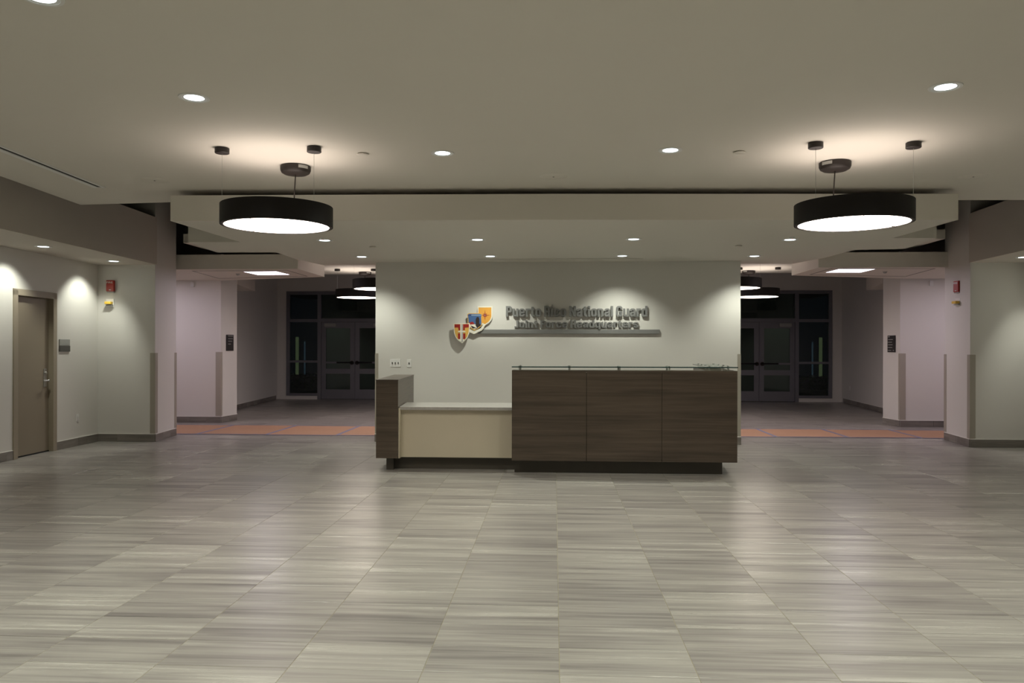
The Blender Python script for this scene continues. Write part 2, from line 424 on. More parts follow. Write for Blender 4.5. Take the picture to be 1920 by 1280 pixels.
for z in (.25, 1.05, 1.85): MB().rev([(.008,-.05),(.008,.05)], (-.045, -hy+.033, z), 10).build('hinge', m_steel, leaf, smooth=True)
# dark space behind door
struct(MB().box(-7.6, -7.2, 9.5, 10.9, 0, 2.4).build('wall_behind_door', m_black), 'dark space behind the left door', 'wall')

# plaque by door
pl = empty('room_sign', (-xw(10.82), 10.82, 1.468), math.atan(.037)); tag(pl, 'two-tone grey room plaque beside the taupe door', 'sign')
MB().box(0, .012, -.115, .135, 0, .09).build('upper_plate', m_sgrey, pl, bevel=.002)
MB().box(0, .016, -.115, .135, -.085, -.004).build('lower_plate', m_sdark, pl, bevel=.002)

def outlet(name, x, y, z, rz, label, cat, kind='outlet'):
    e = empty(name, (x, y, z), rz); tag(e, label, cat)      # faces -Y locally
    return e
e = outlet('wall_outlet', -xw(11.16), 11.16, .41, math.radians(90)-math.atan(-.037), 'white power outlet low on the left wall near the corner', 'outlet')
MB().box(-.035, .035, -.006, 0, -.057, .057).build('cover_plate', m_white, e, bevel=.002)
for dz in (-.022, .022):
    MB().box(-.017, .017, -.0085, -.005, dz-.014, dz+.014).build('socket', m_white, e)
def switch(x, z, n, label):
    e = outlet('light_switch', x, YC, z, 0, label, 'light switch')
    wd = .035+.023*(n-1)
    MB().box(-wd, wd, -.007, 0, -.06, .06).build('cover_plate', m_white, e, bevel=.002)
    for i in range(n):
        cx = (i-(n-1)/2)*.046
        t = MB().box(cx-.0065, cx+.0065, -.018, -.006, -.014, .014).build('toggle', m_sdark, e)
switch(-2.435, 1.212, 3, 'white switch plate with three toggles on the feature wall')
switch(-2.222, 1.208, 1, 'white switch plate with a single toggle, right of the triple one')
e = outlet('wall_outlet', 7.70, 20.9, .42, math.radians(-84), 'small white outlet low on the far right side wall', 'outlet')
MB().box(-.035, .035, -.006, 0, -.057, .057).build('cover_plate', m_white, e)

# ------------------------------------------------------------------ text helper
def text_mesh(ch, size=1., off=0., ext=0.):
    c = bpy.data.curves.new('t', 'FONT'); c.body = ch; c.size = size; c.offset = off; c.extrude = ext
    c.resolution_u = 4
    o = bpy.data.objects.new('t', c); COL.objects.link(o); bpy.context.view_layer.update()
    me = bpy.data.meshes.new_from_object(o.evaluated_get(bpy.context.evaluated_depsgraph_get()))
    bpy.data.objects.remove(o); bpy.data.curves.remove(c)
    return me
_tc = {}
def glyphs():
    a, b, B, T, X = .095, .405, .09, .67, .76
    def ring(T_=T): return [(a,B+.07),(a,T_-.07),(a+.07,T_),(b-.07,T_),(b,T_-.07),(b,B+.07),(b-.07,B),(a+.07,B),(a,B+.07)]
    top = [(a+.07,T),(b-.07,T),(b,T-.07)]
    P_ = [[(a,0),(a,1)],[(a,.91),(b-.06,.91),(b,.85),(b,.55),(b-.06,.48),(a,.48)]]
    return dict(o=(.5,[ring()]), d=(.5,[ring(),[(b,0),(b,1)]]), q=(.5,[ring(),[(b,X),(b,-.2)]]),
      u=(.5,[[(a,X),(a,B+.07),(a+.07,B),(b-.07,B),(b,B+.07)],[(b,X),(b,0)]]), n=(.5,[[(a,0),(a,X)],[(a,T-.04)]+top+[(b,0)]]),
      e=(.5,[[(b,B+.17),(b,B+.07),(b-.07,B),(a+.07,B),(a,B+.07),(a,T-.07)]+top+[(b,.40),(a,.40)]]),
      c=(.5,[[(b,B+.19),(b,B+.07),(b-.07,B),(a+.07,B),(a,B+.07),(a,T-.07)]+top+[(b,T-.19)]]),
      r=(.36,[[(a,0),(a,X)],[(a,.58),(a+.08,T),(.36,T)]]), t=(.34,[[(.15,.93),(.15,.16),(.21,B),(.34,B)],[(0,T),(.34,T)]]),
      a=(.5,[[(a,T-.16),(a,T-.07)]+top+[(b,0)],[(b,.42),(a+.06,.37),(a,.30),(a,B+.07),(a+.06,B),(b,B+.08)]]),
      i=(.19,[[(a,0),(a,.72)],[(a,.82),(a,1)]]), l=(.19,[[(a,0),(a,1)]]),
      s=(.5,[[(b,T-.16),(b,T-.07),(b-.07,T),(a+.07,T),(a,T-.07),(a,.48),(b,.28),(b,B+.07),(b-.07,B),(a+.07,B),(a,B+.07),(a,B+.16)]]),
      P=(.5,P_), R=(.5,P_+[[(b-.06,.48),(b,.40),(b,0)]]), N=(.56,[[(a,0),(a,1)],[(.465,0),(.465,1)],[(a,.96),(.465,.04)]]),
      G=(.52,[[(.425,.66),(.425,.84),(.355,.91),(a+.07,.91),(a,.84),(a,.16),(a+.07,.09),(.355,.09),(.425,.16),(.425,.46),(.27,.46)]]),
      J=(.38,[[(.285,1),(.285,.16),(.22,.09),(.0,.09)]]), F=(.42,[[(a,0),(a,1)],[(a,.91),(.42,.91)],[(a,.52),(.38,.52)]]),
      H=(.52,[[(a,0),(a,1)],[(.425,0),(.425,1)],[(a,.5),(.425,.5)]]))
GL = glyphs()
def glyph_mesh(ch, sx, sz, y0, y1):
    mb = MB(); hw = .09; st = [0]
    def Y0(): st[0] += 1; return y0-.00035*st[0]
    for pl in GL[ch][1]:
        for k, (p, q) in enumerate(zip(pl[:-1], pl[1:])):
            dx, dz = q[0]-p[0], q[1]-p[1]; L = math.hypot(dx, dz); nx, nz = -dz/L*hw, dx/L*hw
            mb.fprism([((x)*sx, z*sz) for x, z in ((p[0]+nx,p[1]+nz),(p[0]-nx,p[1]-nz),(q[0]-nx,q[1]-nz),(q[0]+nx,q[1]+nz))], Y0(), y1-.00035*st[0])
        for p in (pl[1:-1] if pl[0] != pl[-1] else pl[1:]):
            mb.fprism([((p[0]+hw*math.cos(k*PI/4+PI/8))*sx, (p[1]+hw*math.sin(k*PI/4+PI/8))*sz) for k in range(8)], Y0(), y1-.00035*st[0])
    return mb
def flat_word(word, x0, x1, z0, z1, y, name, mat, parent, depth=.002):
    me = text_mesh(word, 1., .01, .5)
    xs = [v.co.x for v in me.vertices]; ys = [v.co.y for v in me.vertices]
    a, b, c_, d = min(xs), max(xs), min(ys), max(ys)
    mb = MB(); mb.add([(x0+(v.co.x-a)/(b-a)*(x1-x0), y-depth/2-v.co.z*depth, z0+(v.co.y-c_)/(d-c_)*(z1-z0)) for v in me.vertices], [tuple(p.vertices) for p in me.polygons])
    return mb.build(name, mat, parent)

# ------------------------------------------------------------------ alarms
def alarm(x, y, rz, z, label):
    e = empty('fire_alarm_strobe', (x, y, z), rz); tag(e, label, 'fire alarm')
    MB().box(-.062, .062, -.045, 0, -.085, .085).build('housing', m_red, e, bevel=.008)
    flat_word('FIRE', -.052, .045, .038, .066, -.0455, 'fire_lettering', m_white, e)
    MB().box(-.012, .022, -.052, -.044, -.068, -.058).build('strobe_window', m_white, e)
    MB().box(-.058, .058, -.032, 0, -.10, -.085).build('back_box', m_sgrey, e)
def strobe2(x, y, rz, z, label):
    e = empty('amber_strobe', (x, y, z), rz); tag(e, label, 'alarm strobe')
    MB().box(-.062, .062, -.02, 0, -.065, .062).build('base_plate', m_white, e, bevel=.004)
    MB().fprism([(-.05,-.022),(.05,-.022),(.05,.018),(-.05,.018)], -.085, -.02).build('amber_lens', m_yellow, e, bevel=.006)
    MB().box(-.05, .055, -.05, -.02, -.045, -.026).build('lens_tray', m_sgrey, e)
alarm(-6.785, 11.705, 0, 2.385, 'red fire alarm on the left alcove end wall')
strobe2(-6.80, 11.705, 0, 2.125, 'white and amber strobe below the left red fire alarm')
rz = -math.atan2(.98, .11)
alarm(6.155, 12.33, rz, 2.395, 'red fire alarm on the side of the near right pier')
strobe2(6.152, 12.31, rz, 2.155, 'white and amber strobe below the right red fire alarm')

# ------------------------------------------------------------------ directory signs
def directory(x, y, rz, z, rows, label):
    e = empty('directory_sign', (x, y, z), rz); tag(e, label, 'sign')
    p = MB().box(-.135, .135, -.012, 0, -.157, .157).build('sign_plate', m_sblack, e, bevel=.002)
    for (zz, a, b) in rows:
        MB().box(a, b, -.014, -.012, zz-.006, zz+.006).build('text_line', m_sgrey, e)
directory(-6.363, 15.1, PI/2-.097, 1.54, [(.132,-.08,.11),(.08,-.08,.10),(.03,-.08,.07),(-.025,-.08,.02)], 'black directory sign with four text lines on far left pier')
directory(6.366, 15.2, -PI/2+.097, 1.54, [(.132,-.12,-.05),(.08,-.11,.06),(.03,-.12,.03),(-.02,-.11,.05),(-.07,-.12,.04),(-.125,-.12,.0),(-.125,.06,.10)], 'black directory sign with six text lines on far right pier')

# ------------------------------------------------------------------ wall sign with raised letters
sg = empty('wall_lettering_sign', (.3, YC, 1.9)); tag(sg, 'raised grey lettering over a grey bar on the feature wall', 'sign')
def line(txt, x0, x1, z0, caph, y_front, y_back):
    gap, sp = .055, .19
    tot = sum(sp if ch == ' ' else GL[ch][0]+gap for ch in txt)-gap
    sx = (x1-x0)/tot; cx = x0
    for ch in txt:
        if ch == ' ': cx += sp*sx; continue
        glyph_mesh(ch, sx, caph, y_front, y_back).build('letter', m_letter, sg, loc=(cx-.3, 0, z0-1.9)); cx += (GL[ch][0]+gap)*sx
line('Puerto Rico National Guard', -.735, 1.40, 1.922, .160, -.044, -.006)
line('Joint Force Headquarters', -.605, 1.27, 1.755, .112, -.044, -.006)
MB().box(-1.16-.3, 1.585-.3, -.034, -.006, 1.663-1.9, 1.728-1.9).build('bar', m_letter, sg, bevel=.003)

# shields, outline points in a local 1280 grid scaled to metres
def cv(pts): return [(-1.6167+x*.000637, 2.192-y*.0006336) for x, y in pts]
def shield(label, layers, y0, loc):
    e = empty('shield_emblem', (loc[0], YC, loc[1])); tag(e, label, 'emblem', 'shield emblems left of the lettering')
    for name, mat, pts, lv in layers:
        P_ = [(x-loc[0], z-loc[1]) for x, z in cv(pts)]
        back = y0+.018 if lv == 0 else y0
        MB().fprism(P_, y0-.0016*lv, back).build(name, mat, e)
    MB().box(-.02, .02, y0+.016, -.002, -.02, .02).build('standoff', m_letter, e)
    return e
def star(cx, cy, r):
    out = []
    for k in range(16):
        a = k*PI/8; rr = r[k//2 % 2] if k % 2 == 0 else r[2]
        out.append((cx+rr*math.sin(a), cy-rr*math.cos(a)))
    return out
shield('orange shield with a dark red eight-pointed star, topmost', [
    ('shield_plate', ec['white'], [(705,175),(1060,175),(1060,430),(1035,505),(985,575),(880,635),(770,575),(720,500),(705,430)], 0),
    ('shield_field', ec['orange'], [(730,205),(1035,205),(1035,425),(1010,495),(960,555),(880,605),(790,560),(745,490),(730,425)], 1),
    ('compass_star', ec['maroon'], star(885, 392, (135, 70, 27)), 2),
    ('star_core', ec['grey'], [(874,381),(896,381),(896,403),(874,403)], 3)], -.030, (-1.05, 1.93))
shield('blue shield with a dark tower over a white scroll, middle', [
    ('scroll', ec['white'], [(470,700),(545,735),(630,775),(790,700),(835,640),(800,600),(850,585),(885,640),(850,720),(800,765),(625,848),(500,790)], 0),
    ('shield_plate', ec['gold'], [(462,375),(500,345),(780,345),(822,375),(808,450),(820,560),(806,650),(720,715),(632,765),(545,705),(480,610),(476,480)], 1),
    ('shield_field', ec['blue'], [(478,383),(505,362),(775,362),(806,380),(794,450),(804,560),(790,640),(700,705),(632,740),(555,690),(495,600),(490,480)], 2),
    ('sky_band', ec['sky'], [(560,385),(795,385),(792,402),(560,402)], 3),
    ('dark_band', ec['navy'], [(480,385),(560,372),(560,402),(485,402)], 3),
    ('red_hill', ec['red'], [(500,575),(590,545),(645,605),(520,620)], 3),
    ('white_hill', ec['white'], [(515,622),(650,608),(700,650),(690,700),(632,735),(545,680)], 3),
    ('dark_bird', ec['dark'], [(540,635),(600,660),(660,690),(690,700),(600,712),(570,680)], 4),
    ('tower', ec['dark'], [(668,590),(665,500),(685,450),(712,430),(745,450),(755,500),(752,590),(788,625),(760,660),(700,690),(668,650)], 4)], -.056, (-1.2, 1.85))
wav = [(230,965),(265,975),(300,968),(330,985),(370,968),(400,980),(435,965),(400,1010),(340,1040),(270,1010)]
shield('red and gold shield with a white cross, lowest', [
    ('shield_plate', ec['white'], [(140,592),(527,588),(527,700),(516,820),(480,920),(420,1000),(340,1065),(255,1015),(190,930),(153,820),(142,700)], 0),
    ('shield_field', ec['gold'], [(160,608),(508,606),(508,700),(498,815),(465,905),(410,975),(340,1035),(268,990),(208,918),(172,815),(162,700)], 1),
    ('red_quarter', ec['red'], [(165,610),(300,610),(300,755),(262,755),(250,690),(165,690)], 2),
    ('red_quarter', ec['red'], [(370,610),(506,610),(506,685),(412,695),(410,755),(370,755)], 2),
    ('red_quarter', ec['red'], [(246,830),(300,830),(300,965),(246,960)], 2),
    ('red_quarter', ec['red'], [(370,830),(424,830),(424,960),(370,965)], 2),
    ('cross_upright', ec['white'], [(302,610),(332,610),(332,1035),(302,1020)], 3),
    ('cross_upright', ec['grey'], [(332,610),(366,610),(366,1020),(332,1035)], 3),
    ('cross_arm', ec['white'], [(235,800),(262,770),(410,770),(436,800)], 4),
    ('wavy_foot', ec['white'], wav, 2)], -.083, (-1.4, 1.67))

# ------------------------------------------------------------------ reception desk
dk = empty('reception_desk', (0, 9.2, 0)); tag(dk, 'reception desk with dark walnut panels, low beige section and glass-topped counter', 'reception desk')
def P(mb, name, mat, **k): 
    mb.v = [(x, y-9.2, z) for x, y, z in mb.v]; return mb.build(name, mat, dk, **k)
YR = 8.97
for a, b in ((-.483, .3665), (.3705, 1.2165), (1.2205, 2.062)):
    P(MB().box(a, b, YR, YR+.02, .157, 1.172), 'front_panel', m_walnut, bevel=.0015)
P(MB().box(-.478, 2.057, YR+.02, YR+.04, .16, 1.165), 'panel_backing', m_black)
P(MB().prism([(-.483,YR),(2.062,YR),(2.062,YR+.30),(-.483,YR+.30)], 1.172, 1.19), 'transaction_top', m_walnut)
P(MB().box(-.483, -.463, YR+.02, YR+.30, .157, 1.172), 'end_panel', m_walnut)
P(MB().prism([(2.062,YR+.0),(2.19,10.8),(1.89,10.8),(1.76,YR+.3),(1.76,YR+.02),(2.06,YR+.02)], 1.10, 1.171), 'return_counter_deck', m_walnut)
P(MB().prism([(2.062,YR+.021),(2.19,10.8),(2.17,10.8),(2.042,YR+.021)], .157, 1.10), 'return_panel', m_walnut)
P(MB().prism([(1.78,YR+.30),(1.91,10.8),(1.89,10.8),(1.76,YR+.30)], .157, 1.10), 'return_panel', m_walnut)
P(MB().prism([(1.765,YR+.301),(2.085,YR+.301),(2.19,10.8),(1.89,10.8)], 1.172, 1.19), 'return_top', m_walnut)
P(MB().box(-.46, 1.93, YR+.17, YR+.19, 0, .157), 'toe_kick', m_toe)
P(MB().prism([(1.93,YR+.17),(1.93,YR+.19),(2.05,10.7),(2.07,10.7)], 0, .157), 'toe_kick', m_toe)
# left wing
LW = [(-2.083,9.10),(-1.822,9.10),(-1.955,10.86),(-2.225,10.86)]
P(MB().prism(LW, .152, 1.062), 'side_panel', m_walnut, bevel=.0015)
P(MB().prism([(-2.087,9.096),(-1.818,9.096),(-1.951,10.865),(-2.229,10.865)], 1.062, 1.072), 'side_top', m_walnut)
P(MB().prism([(-1.985,9.22),(-1.90,9.22),(-2.03,10.8),(-2.12,10.8)], 0, .152), 'toe_kick', m_toe)
P(MB().box(-1.822, -1.808, 9.12, 9.24, .150, .735), 'edge_strip', m_desk_panel)
# low section
P(MB().box(-1.81, -.485, 9.235, 9.255, .150, .712), 'low_front_panel', m_desk_panel)
P(MB().prism([(-1.82,9.165),(-.484,9.165),(-.484,9.95),(-1.88,9.95)], .713, .750), 'countertop', m_counter, bevel=.003)
P(MB().box(-1.93, -.46, 9.33, 9.35, 0, .150), 'toe_kick', m_toe)
P(MB().box(-.80, -.48, 9.27, 9.75, .150, .71), 'drawer_pedestal', m_desk_panel)
# glass
gl = [(-.485,YR-.005),(2.068,YR-.005),(2.20,10.8),(1.88,10.8),(1.755,YR+.31),(-.485,YR+.31)]
mb = MB().prism(gl, 1.222, 1.234, 1); mb.mi[0] = 0; mb.mi[1] = 0
P(mb, 'glass_top', [m_gtop, m_gedge])
SP = [(-.395,9.02),(.175,9.02),(.747,9.02),(1.31,9.02),(1.90,9.02),(-.395,9.22),(.175,9.22),(.747,9.22),(1.31,9.22),(1.82,9.35),(1.86,9.8),(1.90,10.25),(1.94,10.7),(2.04,9.35),(2.08,9.8),(2.11,10.25),(2.14,10.7)]
for x, y in SP:
    P(MB().rev([(.011,1.19),(.011,1.222),(.0112,1.234),(.013,1.234),(.013,1.241),(.006,1.243)], (x, y, 0), 14), 'standoff', m_steel, smooth=True)

# ------------------------------------------------------------------ protection boards taped to corridor floor
for s in (-1, 1):
    xs = {-1: [-8.2, -7.05, -5.95, -4.77, -3.58, -2.45, -1.3, -.1], 1: [1.2, 2.45, 3.625, 4.78, 5.94, 7.1, 8.2]}[s]
    y0, y1 = {-1: (12.78, 14.3), 1: (13.05, 14.3)}[s]
    tapes = MB()
    for k, (a, b) in enumerate(zip(xs[:-1], xs[1:])):
        j = random.uniform(-.03, .03)
        px = [(a+.012,y0+j),(b-.012,y0+j+random.uniform(-.02,.02)),(b-.012,y1+j),(a+.012,y1+j)]
        cx = (a+b)/2
        d = sorted([abs(cx)])[0]
        o = MB().prism([(x-cx, y-13.5) for x, y in px], .001, .005).build('floor_board', m_paper, loc=(cx, 13.5, 0))
        tg = {(-1,0): 'leftmost salmon floor board in the corridor, behind the left pier', (-1,1): 'salmon floor board half behind the near left pier', (-1,2): 'salmon floor board right of the near left pier',
              (-1,3): 'salmon floor board in the middle of the left opening', (-1,4): 'salmon floor board touching the left edge of the feature wall', (-1,5): 'salmon floor board behind the left half of the feature wall', (-1,6): 'salmon floor board behind the middle of the feature wall',
              (1,0): 'salmon floor board behind the right half of the feature wall', (1,1): 'salmon floor board touching the right edge of the feature wall', (1,2): 'salmon floor board in the left of the right opening',
              (1,3): 'salmon floor board in the middle of the right opening', (1,4): 'salmon floor board beside the near right pier', (1,5): 'rightmost salmon floor board, behind the near right pier'}[(s,k)]
        tag(o, tg, 'floor board', 'salmon protection boards across the corridor')
        MB().box(b-cx-.03, b-cx+.03, y0-13.53, y1-13.47, .0052, .0062).build('seam_tape', m_tape, o)
        MB().box(a-cx+.01, b-cx-.035, y0-13.53+j, y0-13.47+j, .0052, .0060).build('edge_tape', m_tape, o)
        MB().box(a-cx+.01, b-cx-.035, y1-13.53+j, y1-13.485+j, .0052, .0060).build('edge_tape', m_tape, o)

# ------------------------------------------------------------------ downlights
def spot(parent, loc, W, angle, blend, col=C_DOWN, r=.05):
    l = bpy.data.lights.new('lamp', 'SPOT'); l.energy = W; l.spot_size = math.radians(angle); l.spot_blend = blend; l.color = col; l.shadow_soft_size = r
    o = bpy.data.objects.new('lamp', l); COL.objects.link(o); o.parent = parent; o.location = loc; return o
_dl = {}
def downlight(x, y, z, label, W, group, angle=120, blend=.5, glow=m_lens, R=.085, col=C_DOWN, shift=(0,0), tilt=(0,0)):
    e = empty('downlight', (x, y, z)); tag(e, label, 'downlight', group)
    if R not in _dl:
        _dl[R] = (MB().rev([(R-.006,.0),(R-.004,-.006),(R+.012,-.006),(R+.014,0)], n=32, closed=True).mesh('trim_ring', m_whitem, True),
                  MB().rev([(R-.006,-.003),(R-.03,-.0015)], n=32).v, )
    o = bpy.data.objects.new('trim_ring', _dl[R][0]); COL.objects.link(o); o.parent = e
    mb = MB(); n = 32; v = []; f = []
    for rr, zz in ((R-.004,-.0045),(R-.022,-.0025)):
        v += [(rr*math.cos(2*PI*i/n), rr*math.sin(2*PI*i/n), zz) for i in range(n)]
    f = [(i,(i+1)%n,(i+1)%n+n,i+n) for i in range(n)]
    key = ('c', R)
    if key not in _dl:
        _dl[key] = MB().add(v, f).mesh('reflector', m_cone, True)
        _dl[('l', R)] = {}
    o = bpy.data.objects.new('reflector', _dl[key]); COL.objects.link(o); o.parent = e
    dd = _dl[('l', R)]
    if glow.name not in dd:
        dd[glow.name] = MB().rev([(R-.022,-.003),(R-.022,-.0012)], n=32).mesh('lens', glow)
    o = bpy.data.objects.new('lens', dd[glow.name]); COL.objects.link(o); o.parent = e
    spot(e, (shift[0], shift[1], -.02), W, angle, blend, col, r=.045).rotation_euler = (tilt[0], tilt[1], 0)
    return e
G1 = 'recessed downlights in the front ceiling'
downlight(-2.36, 5.03, ZM, 'recessed downlight above and left of the left pendant', DOWN_W, G1, 135, 1)
downlight(2.44, 5.05, ZM, 'recessed downlight above and right of the right pendant', DOWN_W, G1, 135, 1)
downlight(-.94, 6.56, ZM, 'recessed downlight left of centre in front ceiling', DOWN_W, G1, 135, 1)
downlight(.955, 6.55, ZM, 'recessed downlight right of centre in front ceiling', DOWN_W, G1, 135, 1)
downlight(-2.4, 3.55, ZM, 'recessed downlight cut by the top left edge of the picture', DOWN_W, G1, 135, 1)
for x, y in ((2.4,3.5),(-.95,2.2),(.95,2.2),(-2.4,1.0),(2.4,1.0),(-1,-1.2),(1,-1.2),(-3,-2.5),(3,-2.5)):
    downlight(x, y, ZM, 'recessed downlight overhead outside the picture', DOWN_W, G1, 135, 1)
G2 = 'recessed downlights in the desk ceiling'
for x, y, l in ((-2.80,9.45,'leftmost'),(-.93,9.47,'second from the left'),(.95,9.50,'third from the left'),(2.83,9.62,'rightmost')):
    downlight(x, y, ZC, f'{l} recessed downlight in the front row over the desk', DOWN_W*(.85 if abs(x) < 2 else .5), G2, 135, 1)
for x, y, l in ((-2.77,11.17,'leftmost'),(-.915,11.19,'second from the left'),(.96,11.21,'third from the left'),(2.83,11.3,'rightmost')):
    downlight(x, y, ZC, f'{l} recessed wall washer in the row beside the feature wall', WASH_W, G2, 106, .8, shift=(0,.05), tilt=(math.radians(12),0))
G3 = 'recessed downlights in the alcove soffits'
for s, sd in ((-1,'left'),(1,'right')):
    ys = {-1: (9.55, 11.2), 1: (9.5, 11.19)}[s]
    downlight(s*6.42, ys[0], ZB, 'recessed soffit downlight above the taupe door' if s < 0 else 'recessed soffit downlight of right alcove outside the picture', WASH_W*.72, G3, 94, .65, shift=(s*.05,0), tilt=(0,-s*math.radians(23)))
    downlight(s*6.46, ys[1], ZB, f'recessed soffit downlight by the end wall of the {sd} alcove', WASH_W*.72, G3, 94, .65, shift=(s*.05,0), tilt=(0,-s*math.radians(23)))
    for y in (7.8, 6.1, 4.4, 2.7, 1.0, -.7):
        downlight(s*(xw(y)-.45), y, ZB, f'recessed soffit downlight of the {sd} alcove outside the picture', WASH_W*.72, G3, 94, .65, shift=(s*.05,0), tilt=(0,-s*math.radians(23)))

# ------------------------------------------------------------------ pendants
def wirecan(mb, x, y, z): mb.rev([(.05,0),(.058,-.004),(.058,-.042),(.054,-.046)], (x, y, z), 24)
def drum(parent, R, H, c, zb):
    sh = MB().rev([(R,zb),(R,zb+H),(R-.012,zb+H),(R-.012,zb),(R,zb)][:4], (c[0],c[1],0), 72, closed=True).build('drum_shade', m_drum, parent, smooth=True)
    MB().rev([(R-.013,zb+.001),(R-.013,zb-.004),(R-.030,zb-.004),(R-.030,zb+.001)], (c[0],c[1],0), 72, closed=True).build('bottom_rim', m_bronze, sh, smooth=True)
    MB().rev([(R-.022,zb+.002),(R-.022,zb+.006)], (c[0],c[1],0), 72).build('diffuser', m_pdown, parent)
    MB().rev([(R-.016,zb+H-.014),(R-.016,zb+H-.010)], (c[0],c[1],0), 72).build('top_glow_panel', m_pup, parent)
    MB().rev([(.20,zb+H-.010),(.20,zb+H+.02),(.19,zb+H+.025)], (c[0],c[1],0), 32).build('uplight_blocker', m_bronze, parent, smooth=True)  # unseen disc added to block and flatten the uplight on the ceiling
    mb = MB()
    for k in range(3):
        a = .35+k*2*PI/3
        mb.tube((c[0]+(R-.03)*math.cos(a), c[1]+(R-.03)*math.sin(a), zb-.003), (c[0]+(R-.075)*math.cos(a), c[1]+(R-.075)*math.sin(a), zb-.003), .003, 6)
    mb.build('retaining_clip', m_bronze, parent)
def pendant(cx, cy, zc, zb, angs, label, R=.460, H=.165):
    """angs: angles of the two wire canopies and of the power canopy round the drum centre"""
    e = empty('drum_pendant', (cx, cy, zb)); tag(e, label, 'pendant light', 'black drum pendants')
    drum(e, R, H, (0,0), 0)
    a1, a2, a3 = angs; rr = R-.018; top = zc-zb
    for a in (a1, a2):
        x, y = rr*math.cos(a), rr*math.sin(a)
        mb = MB(); wirecan(mb, x, y, top); mb.build('wire_canopy', m_bronze, e, smooth=True)
        MB().tube((x,y,top-.04), (x,y,H-.01), .0013, 6).build('suspension_wire', m_steel, e)
    x, y = rr*math.cos(a3), rr*math.sin(a3)
    c = MB().rev([(.128,0),(.134,-.006),(.134,-.040),(.124,-.062),(.10,-.076),(.03,-.078)], (x,y,top), 40).build('power_canopy', m_bronze, e, smooth=True)
    MB().rev([(.1345,-.012),(.1355,-.012),(.1355,-.036),(.1345,-.036)], (x,y,top), 40, closed=True)
    s_ = 1 if cx < 0 else -1
    MB().add([(x+.1355*math.cos(t), y+.1355*math.sin(t), top-zz) for zz in (.010,.038) for t in [(-.35-.12*k) if s_>0 else (PI+.35+.12*k) for k in range(7)]],
             [(k,k+1,k+8,k+7) for k in range(6)]).build('label_sticker', m_sgrey, c)
    p0 = Vector((x,y,top-.07)); p1 = Vector((x-.012,y,top*.55)); p2 = Vector((x-.006,y,H-.01))
    MB().tube(p0,p1,.0055,8).tube(p1,p2,.0055,8).build('power_cord', m_bronze, e, smooth=True)
    return e
def ang(cx, cy, x, y): return math.atan2(y-cy, x-cx)
cL = (-2.342, 6.53); cR = (2.452, 6.60)
pendant(*cL, ZM, 2.47, (ang(*cL,-2.734,6.305), ang(*cL,-1.953,6.307), ang(*cL,-2.333,6.98)), 'black drum pendant hanging over the front left of the lobby')
pendant(*cR, ZM, 2.47, (ang(*cR,2.057,6.36), ang(*cR,2.838,6.40), ang(*cR,2.46,7.06)), 'black drum pendant hanging over the front right of the lobby')
for s, sd in ((-1,'left'),(1,'right')):
    c = (s*4.12, 16.30)
    pendant(*c, ZM, 2.50, (ang(*c, s*4.46,16.08), ang(*c, s*3.70,16.06), ang(*c, s*4.08,16.7)), f'lower-looking far drum pendant at the {sd} edge of the feature wall')
    c = (s*3.15, 13.95)
    pendant(*c, ZM, 2.50, (ang(*c, s*3.54,13.75), ang(*c, s*2.76,13.75), ang(*c, s*3.13,14.4)), f'higher-looking drum pendant half hidden behind the {sd} edge of the feature wall')

# ------------------------------------------------------------------ troffers
for s, sd in ((-1,'left'),(1,'right')):
    cx, cy = {-1: (-4.96, 13.33), 1: (4.87, 13.25)}[s]
    e = empty('square_light_panel', (cx, cy, 2.735), {-1: -.05, 1: .03}[s]); tag(e, f'square light panel in the {sd} corridor ceiling', 'ceiling light', 'square corridor light panels')
    mb = MB(); a, b = .305, .29
    for x0, x1, y0, y1 in ((-a,a,-a,-b),(-a,a,b,a),(-a,-b,-b,b),(b,a,-b,b)): mb.box(x0,x1,y0,y1,-.006,0)
    mb.build('frame', m_whitem, e)
    MB().box(-b,b,-b,b,-.004,-.001).build('lens', m_trof, e)
    l = bpy.data.lights.new('lamp', 'AREA'); l.shape = 'SQUARE'; l.size = .56; l.energy = 11; l.color = C_TROF; l.use_shadow = True
    o = bpy.data.objects.new('lamp', l); COL.objects.link(o); o.parent = e; o.location = (0,0,-.012)
    # added unseen panels brighten the far lobby; one more lies along the corridor
    for k, y in enumerate((14.4, 16.5)):
        e3 = copy_tree(e); e3.location = (s*1.6, y, ZM); e3['label'] = f'{("nearer","farther")[k]} unseen far lobby fill light added behind {sd} half of feature wall'
        l3 = [c for c in e3.children if c.type == 'LIGHT'][0]; l3.data = l3.data.copy(); l3.data.energy = 17
    e2 = copy_tree(e); e2.location = (s*7.6, cy+.2, 2.735); e2['label'] = f'square light panel further along the {sd} corridor, out of view'

# ------------------------------------------------------------------ ceiling fittings
e = empty('slot_diffuser', (-4.52, 6.0, ZM), .062); tag(e, 'long white linear slot diffuser at left of front ceiling', 'air diffuser')
e.rotation_euler = (0, 0, math.atan2(.098, 1.57))
for x0, x1 in ((-.075,-.024),(.020,.046)): MB().box(x0, x1, -1.6, 1.78, -.008, 0).build('frame_rail', m_whitem, e)
MB().box(-.024, .020, -1.6, 1.78, -.0025, 0).build('dark_slot', m_black, e)
MB().box(-.075, .046, 1.78, 1.80, -.008, 0).build('frame_end', m_whitem, e)
e = empty('slot_diffuser', (.03, 11.52, ZC)); tag(e, 'thin dark slot diffuser in the desk ceiling by the feature wall', 'air diffuser')
MB().box(-1.25, 1.25, -.012, .012, -.003, 0).build('dark_slot', m_sdark, e)
MB().box(-1.26, 1.26, .012, .025, -.004, 0).build('frame_rail', m_ceil, e)
